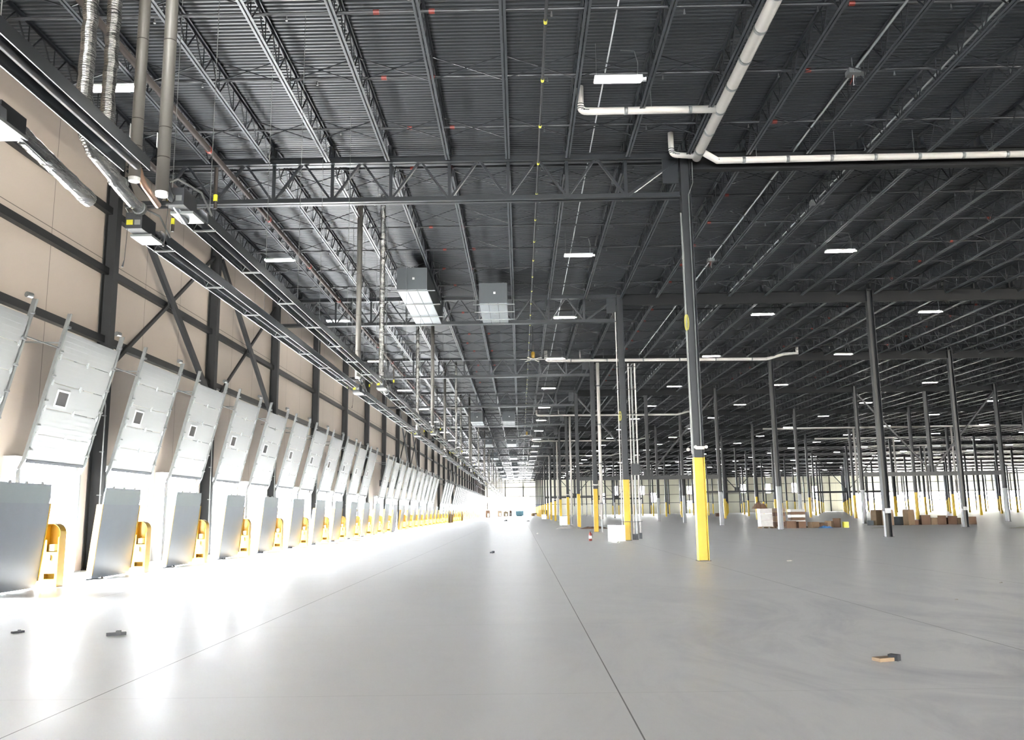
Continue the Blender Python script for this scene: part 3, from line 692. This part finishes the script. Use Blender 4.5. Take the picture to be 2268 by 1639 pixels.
for b in (2, 4, 6, 8, 10, 12):
    Y = gy(b)-.55; w = nth(b+1)
    drain([(2.05,Y,13.35)]+el((2.05,Y,13.3),(2.05,Y,12.58),(18,Y,12.5),.25)+[(18.4,Y,12.45),(19.6,Y-.3,12.75),(20.6,Y-.3,12.8),(20.6,Y-.3,13.35)], .12, f'cream drain pipe crossing at grid line {w}', 2.4)
    drain([(4.6,Y,13.35)]+el((4.6,Y,13.3),(4.6,Y,12.6),(5.4,Y,12.6),.15)+[(5.3,Y,12.6)], .07, f'small elbowed drain stub at grid line {w}')
    t2 = drain([(X1+.42,Y+.3,12.4),(X1+.42,Y+.45,.9)], .12, f'cream vertical drain pipe beside the {w} aisle column', 2.6)
    MB().tube([(X1+.42,Y+.45,.0),(X1+.42,Y+.45,.95)], .075, 10).obj('pipe_foot', 'galv', t2)
for b, j in ((5,4), (6,4), (7,5), (5,3), (8,6)):
    Y = gy(b)-.5; X = X1+j*L; w = nth(b+1); v_ = nth(j+1)
    drain([(X-12,Y,12.3),(X+10,Y,12.3)], .12, f'distant cream drain pipe under the roof at grid line {w}, column row {v_}', 50)
    drain([(X+.4,Y,12.2),(X+.4,Y,3.2)], .13, f'distant vertical cream drain pipe at grid line {w}, column row {v_}', 50)
# ================================================================ FAN
t = thing('ceiling_fan', 'yellow-bodied ceiling fan with pale blades hanging over the aisle', 'fan', (.95, 53.2, 11.0), 'ceiling fans')
MB().tube([(0,0,.75),(0,0,2.2)], .025, 8).obj('down_rod', 'steel', t); MB().tube([(0,0,.12),(0,0,.2),(0,0,.5),(0,0,.56)], [.08,.12,.12,.06], 14).obj('motor', 'orange', t, smooth=True); MB().tube([(0,0,.56),(0,0,.85)], .075, 12).obj('gearbox', 'black', t)
MB().tube([(0,0,.02),(0,0,.12)], .14, 14).obj('hub', 'galv', t)
for q in range(6):
    a = q*math.pi/3+.1; MB().bar((.12*math.cos(a),.12*math.sin(a),.07),(.85*math.cos(a),.85*math.sin(a),.05), .12, .015).obj('fan_blade', 'paper', t)
f2 = dup(t, (.95, 108, 11.0), 'distant ceiling fan over the aisle, second one from the camera')
# ================================================================ FLOOR ITEMS
def cabinet(x, y, w_, h, rz, lab):
    t = thing('white_cabinet', lab, 'cabinet', (x, y, 0), 'white boxes at the aisle columns', rz)
    MB().cbox(0,0,h/2,w_,w_,h).obj('body', 'cabinet', t); MB().cbox(0,0,h+.01,w_*1.03,w_*1.03,.02).obj('lid', 'fixture', t)
cabinet(4.86, 44.0, .62, .78, .62, 'square white box on the floor left of the second aisle column')
cabinet(4.72, 95.2, .8, .95, .0, 'square white box on the floor left of the fifth aisle column')
cabinet(4.6, 170, .9, .9, 0, 'distant small white box on the floor by the aisle columns')
t = thing('fire_extinguisher', 'small red and white fire extinguisher on the floor beside the white box', 'extinguisher', (3.58, 44.7, 0))
MB().tube([(0,0,0),(0,0,.02),(0,0,.36),(0,0,.44),(0,0,.46)], [.07,.085,.085,.04,.03], 14).obj('cylinder', 'red', t, smooth=True)
MB().box(-.03,.05,-.02,.02,.46,.52).obj('valve_handle', 'black', t); MB().tube([(.03,0,.5),(.12,-.02,.42),(.1,-.04,.15)], .013, 6).obj('hose', 'black', t); MB().tube([(0,0,.12),(0,0,.26)], .087, 14).obj('white_label', 'fixture', t)
def heap(x, y, w_, d_, h, m, name, lab, cat):
    o = MB(); n = 12; vs = []; fs = []
    for i in range(n):
        for j in range(6):
            u, v_ = i/(n-1), j/5; e = math.sin(math.pi*u)*math.sin(math.pi*v_)
            vs.append((x+(u-.5)*w_, y+(v_-.5)*d_, max(0,e)**.6*h*random.uniform(.5,1.1)+.004))
    for i in range(n-1):
        for j in range(5): fs.append((i*6+j, (i+1)*6+j, (i+1)*6+j+1, i*6+j+1))
    o.add(vs, fs); return tag(o.obj(name, m), lab, cat)
heap(4.25, 76.2, 2.2, 1.2, .28, 'wrap', 'plastic_sheet', 'crumpled pale plastic sheet at the foot of the fourth aisle column', 'plastic sheet')
heap(6.3, 74.5, 2.4, 1.0, .22, 'carton', 'rubbish_heap', 'low brown rubbish heap right of the crumpled plastic sheet', 'rubbish')
heap(33.3, 57.5, 1.8, 1.0, .12, 'paper', 'paper_litter', 'pale litter on the floor at the right, in front of the debris row', 'litter')
heap(36.0, 57.8, .6, .5, .07, 'paper', 'paper_litter', 'small pale scrap beside the litter at the right', 'litter')
heap(26.3, 63.2, 1.6, .3, .05, 'paper', 'paper_litter', 'thin pale strip of litter between the pallet stacks and the right column', 'litter')
# carton lying open near the camera
t = thing('torn_carton', 'flattened torn piece of cardboard on the floor at the lower right', 'cardboard', (3.66, 9.0, 0), rz=.3)
MB().cbox(0,0,.02,.22,.12,.035).obj('flap', 'carton2', t); MB().cbox(.09,-.03,.035,.07,.1,.06,.4).obj('folded_edge', 'dark', t)
for i, (x, y, s, m, lab) in enumerate([(7.86,25.6,.09,'paper','small white scrap on the floor right of the nearest aisle column'), (-5.37,11.62,.15,'dark','thin dark sliver on the shiny floor at the left'), (-6.9,12.0,.1,'dark','short dark sliver on the shiny floor at the far left'), (1.13,60,.16,'paper','tiny pale scrap on the aisle floor joint'), (-2.53,146,.5,'dark','dark lump on the aisle floor in the distance'), (1.2,138,.3,'dark','small dark lump on the distant aisle floor, right of the larger one'), (7.2,14.6,.03,'paper','tiny white speck on the right-hand floor'), (9.6,17.6,.04,'paper','tiny white speck at the far right of the floor'), (4.7,42.,.1,'paper','small white scraps before the nearest column base'), (-1.1,33,.2,'dark','faint dark scrap on the left aisle floor')]):
    d = MB(); d.cbox(x,y,s*.12,s*1.6,s*.5,s*.24,.5*i); d.cbox(x+s*.2,y,s*.25,s*.4,s*.4,s*.3,.3*i); tag(d.obj('floor_scrap', m), lab, 'scrap')
# stacks of goods in the middle distance (right)
def carton_stack(x, y, w_, d_, rows, m, lab, name='carton_stack', wrap=False):
    t = thing(name, lab, 'stack', (x, y, 0), 'goods stacked on the right')
    pm = MB(); [pm.box(-w_/2, w_/2, k*d_/3-d_/2, k*d_/3-d_/2+.12, .1, .13) for k in range(3)]; [pm.box(k*w_/2-.05-w_/2*.9, k*w_/2+.05-w_/2*.9, -d_/2, d_/2, 0, .1) for k in range(3)]; pm.obj('pallet', 'wood', t)
    z = .13
    for k, h in enumerate(rows):
        MB().cbox(random.uniform(-.02,.02),0,z+h/2,w_*random.uniform(.92,1.),d_*.97,h*.95,random.uniform(-.02,.02)).obj('carton_layer', m if k % 2 == 0 else ('wrap' if wrap else 'carton2'), t); z += h
    return t
carton_stack(18.95, 67.2, .95, .9, [.5,.5,.4], 'wrap', 'plastic-wrapped pallet stack at the left end of the goods on the right', wrap=True)
o = heap(18.6, 67.2, 1.1, .9, .55, 'carton', 'loose_cardboard', 'loose brown cardboard heaped on the wrapped pallet stack', 'cardboard'); o.location.z = 1.5
carton_stack(20.1, 67.4, .8, .9, [.35,.4,.35,.3], 'carton', 'dark brown carton stack behind the pale-based column')
carton_stack(21.6, 67.8, 1.15, .9, [.22,.22,.22,.22,.22,.2], 'carton', 'brown stack of flat layers right of the pale-based column', wrap=True)
for i, (dx, w_, h, m, c) in enumerate([(20.6,.7,.55,'carton','brown'),(21.4,.6,.5,'carton','dark brown'),(22.4,.7,.45,'carton2','light brown'),(23.15,.55,.4,'carton','torn brown'),(23.7,.55,.5,'carton2','tan'),(24.3,.5,.7,'carton','tall brown')]):
    o = MB().cbox(0,0,h/2,w_,.5,h*.99,.2*i).obj('carton', m, None, (dx, 66.2+.1*i, 0)); tag(o, f'{c} carton on the floor, {nth(i+1)} from the left in the goods on the right', 'carton', 'loose cartons among the goods')
o = MB().cbox(0,0,.22,.38,.3,.44).obj('yellow_crate', 'label', None, (24.55, 65.6, 0)); tag(o, 'small yellow crate at the right end of the goods on the right', 'crate')
heap(22.9, 65.2, 1.1, .5, .18, 'blue', 'blue_sheet', 'blue plastic sheet lying before the cartons on the right', 'plastic sheet')
for i in range(16):
    x = 29.2+i*.55; h = random.choice((.4,.7,1.0,1.3,.8)) if i < 9 else random.uniform(.35,.8)
    m = random.choice(('carton','carton2','duct','wood','carton')); w_ = random.uniform(.45,.75)
    o = MB().cbox(0,0,h/2,w_,.55,h*.99,random.uniform(-.6,.6)).obj('debris_box', m, None, (x, 72.+random.uniform(-.8,.8), 0))
    tag(o, f'battered box in the long debris row behind the right columns, {nth(i+1)} from the left', 'box', 'boxes in the debris row')
o = MB().cbox(0,0,.35,1.1,.9,.69).obj('brown_crate', 'carton', None, (40.2, 176, 0)); tag(o, 'reddish brown crate standing far back between yellow-based columns', 'crate')
# things at the far end of the aisle
for i, (x, y, w_, d_, h, m, nm, lab) in enumerate([
    (-11.2,150,1.1,1.,1.1,'carton2','brown_crate','brown crate on the left side of the aisle beside distant levelers'),
    (-8.9,235,1.2,1.,1.9,'carton','brown_crate','tall dark brown crate against the distant levelers'),
    (-6.9,286,1.4,1.,1.9,'carton2','brown_crate','leftmost brown crate before the bright end opening'),
    (-4.9,286,1.5,1.,1.6,'wood','wood_stack','wood stack before the left half of the bright end opening'),
    (-3.4,288,.9,.9,1.9,'carton','brown_crate','narrow brown crate left of the teal bin'),
    (4.8,286,2.6,1.,.9,'wood','wood_stack','low wood stack before the right half of the bright end opening'),
    (7.4,280,2.6,1.2,1.9,'carton','brown_crate','wide brown crate right of the bright end opening')]):
    o = MB().cbox(0,0,h/2,w_,d_,h*.99,.1*i).obj(nm, m, None, (x, y, 0)); tag(o, lab, 'crate' if 'crate' in nm else 'wood stack')
    MB().cbox(0,-d_*.2,h+.05,w_*.7,d_*.5,.12,.3).obj('loose_top', 'carton', o); MB().cbox(w_*.1,-d_/2-.06,h*.35,w_*.4,.12,h*.5).obj('pale_side', 'paper', o)
t = thing('waste_bin', 'dark teal waste bin in the middle of the bright end opening', 'bin', (-.4, 286, 0))
MB().prism([(-1.2,.15),(1.2,.15),(1.5,1.7),(-1.3,1.7)], -.9, .9, 'y').obj('body', 'teal', t); MB().box(-1.4,1.6,-1,1,1.7,1.8).obj('rim', 'teal', t); MB().box(-.9,.9,-.6,.6,0,.15).obj('skid', 'dark', t)
# ================================================================ LIGHT AND CAMERA
wd = bpy.data.worlds.new('sky'); SC.world = wd; wd.use_nodes = True; nt = wd.node_tree; bg = nt.nodes['Background']
tcw = nt.nodes.new('ShaderNodeTexCoord'); sxw = nt.nodes.new('ShaderNodeSeparateXYZ'); mrw = nt.nodes.new('ShaderNodeMapRange'); mxw = nt.nodes.new('ShaderNodeMix'); mxw.data_type = 'RGBA'
nt.links.new(tcw.outputs['Generated'], sxw.inputs[0]); nt.links.new(sxw.outputs['X'], mrw.inputs['Value']); mrw.inputs['From Min'].default_value = -.2; mrw.inputs['From Max'].default_value = .5
mxw.inputs['A'].default_value = (.88,.94,1,1); mxw.inputs['B'].default_value = (1,.94,.83,1); nt.links.new(mrw.outputs[0], mxw.inputs['Factor']); nt.links.new(mxw.outputs['Result'], bg.inputs['Color'])
bg.inputs['Color'].default_value = (.90,.95,1,1); bg.inputs['Strength'].default_value = 2.3
sun = bpy.data.lights.new('sun', 'SUN'); sun.energy = 2.6; sun.angle = .12; sun.color = (1,.99,.97); so = bpy.data.objects.new('sun', sun); COL.objects.link(so)
dr = V((.78,.28,-.56)).normalized(); so.rotation_euler = dr.to_track_quat('-Z','Y').to_euler()
cam = bpy.data.cameras.new('camera'); co = bpy.data.objects.new('camera', cam); COL.objects.link(co)
f, pt, yw, ro = 1884.6, .165, -.0076, .014
cam.sensor_width = 36; cam.lens = f/2268*36; cam.clip_end = 900; cam.clip_start = .1
fw = V((math.sin(yw)*math.cos(pt), math.cos(yw)*math.cos(pt), math.sin(pt))); rt = V((math.cos(yw), -math.sin(yw), 0)); upv = rt.cross(fw)
A = rt*math.cos(ro)-upv*math.sin(ro); B = A.cross(fw)
Mx = Matrix((( A.x, B.x, -fw.x, 0), (A.y, B.y, -fw.y, 0), (A.z, B.z, -fw.z, 1.5394), (0,0,0,1)))
co.matrix_world = Mx; SC.camera = co
vs_ = SC.view_settings; vs_.view_transform = 'Standard'; vs_.look = 'None'; vs_.gamma = 1; vs_.exposure = 6.15
SC.cycles.max_bounces = 5; SC.cycles.diffuse_bounces = 3; SC.cycles.glossy_bounces = 2; SC.cycles.use_adaptive_sampling = True; SC.cycles.adaptive_threshold = .025
SC.cycles.sample_clamp_indirect = 6.
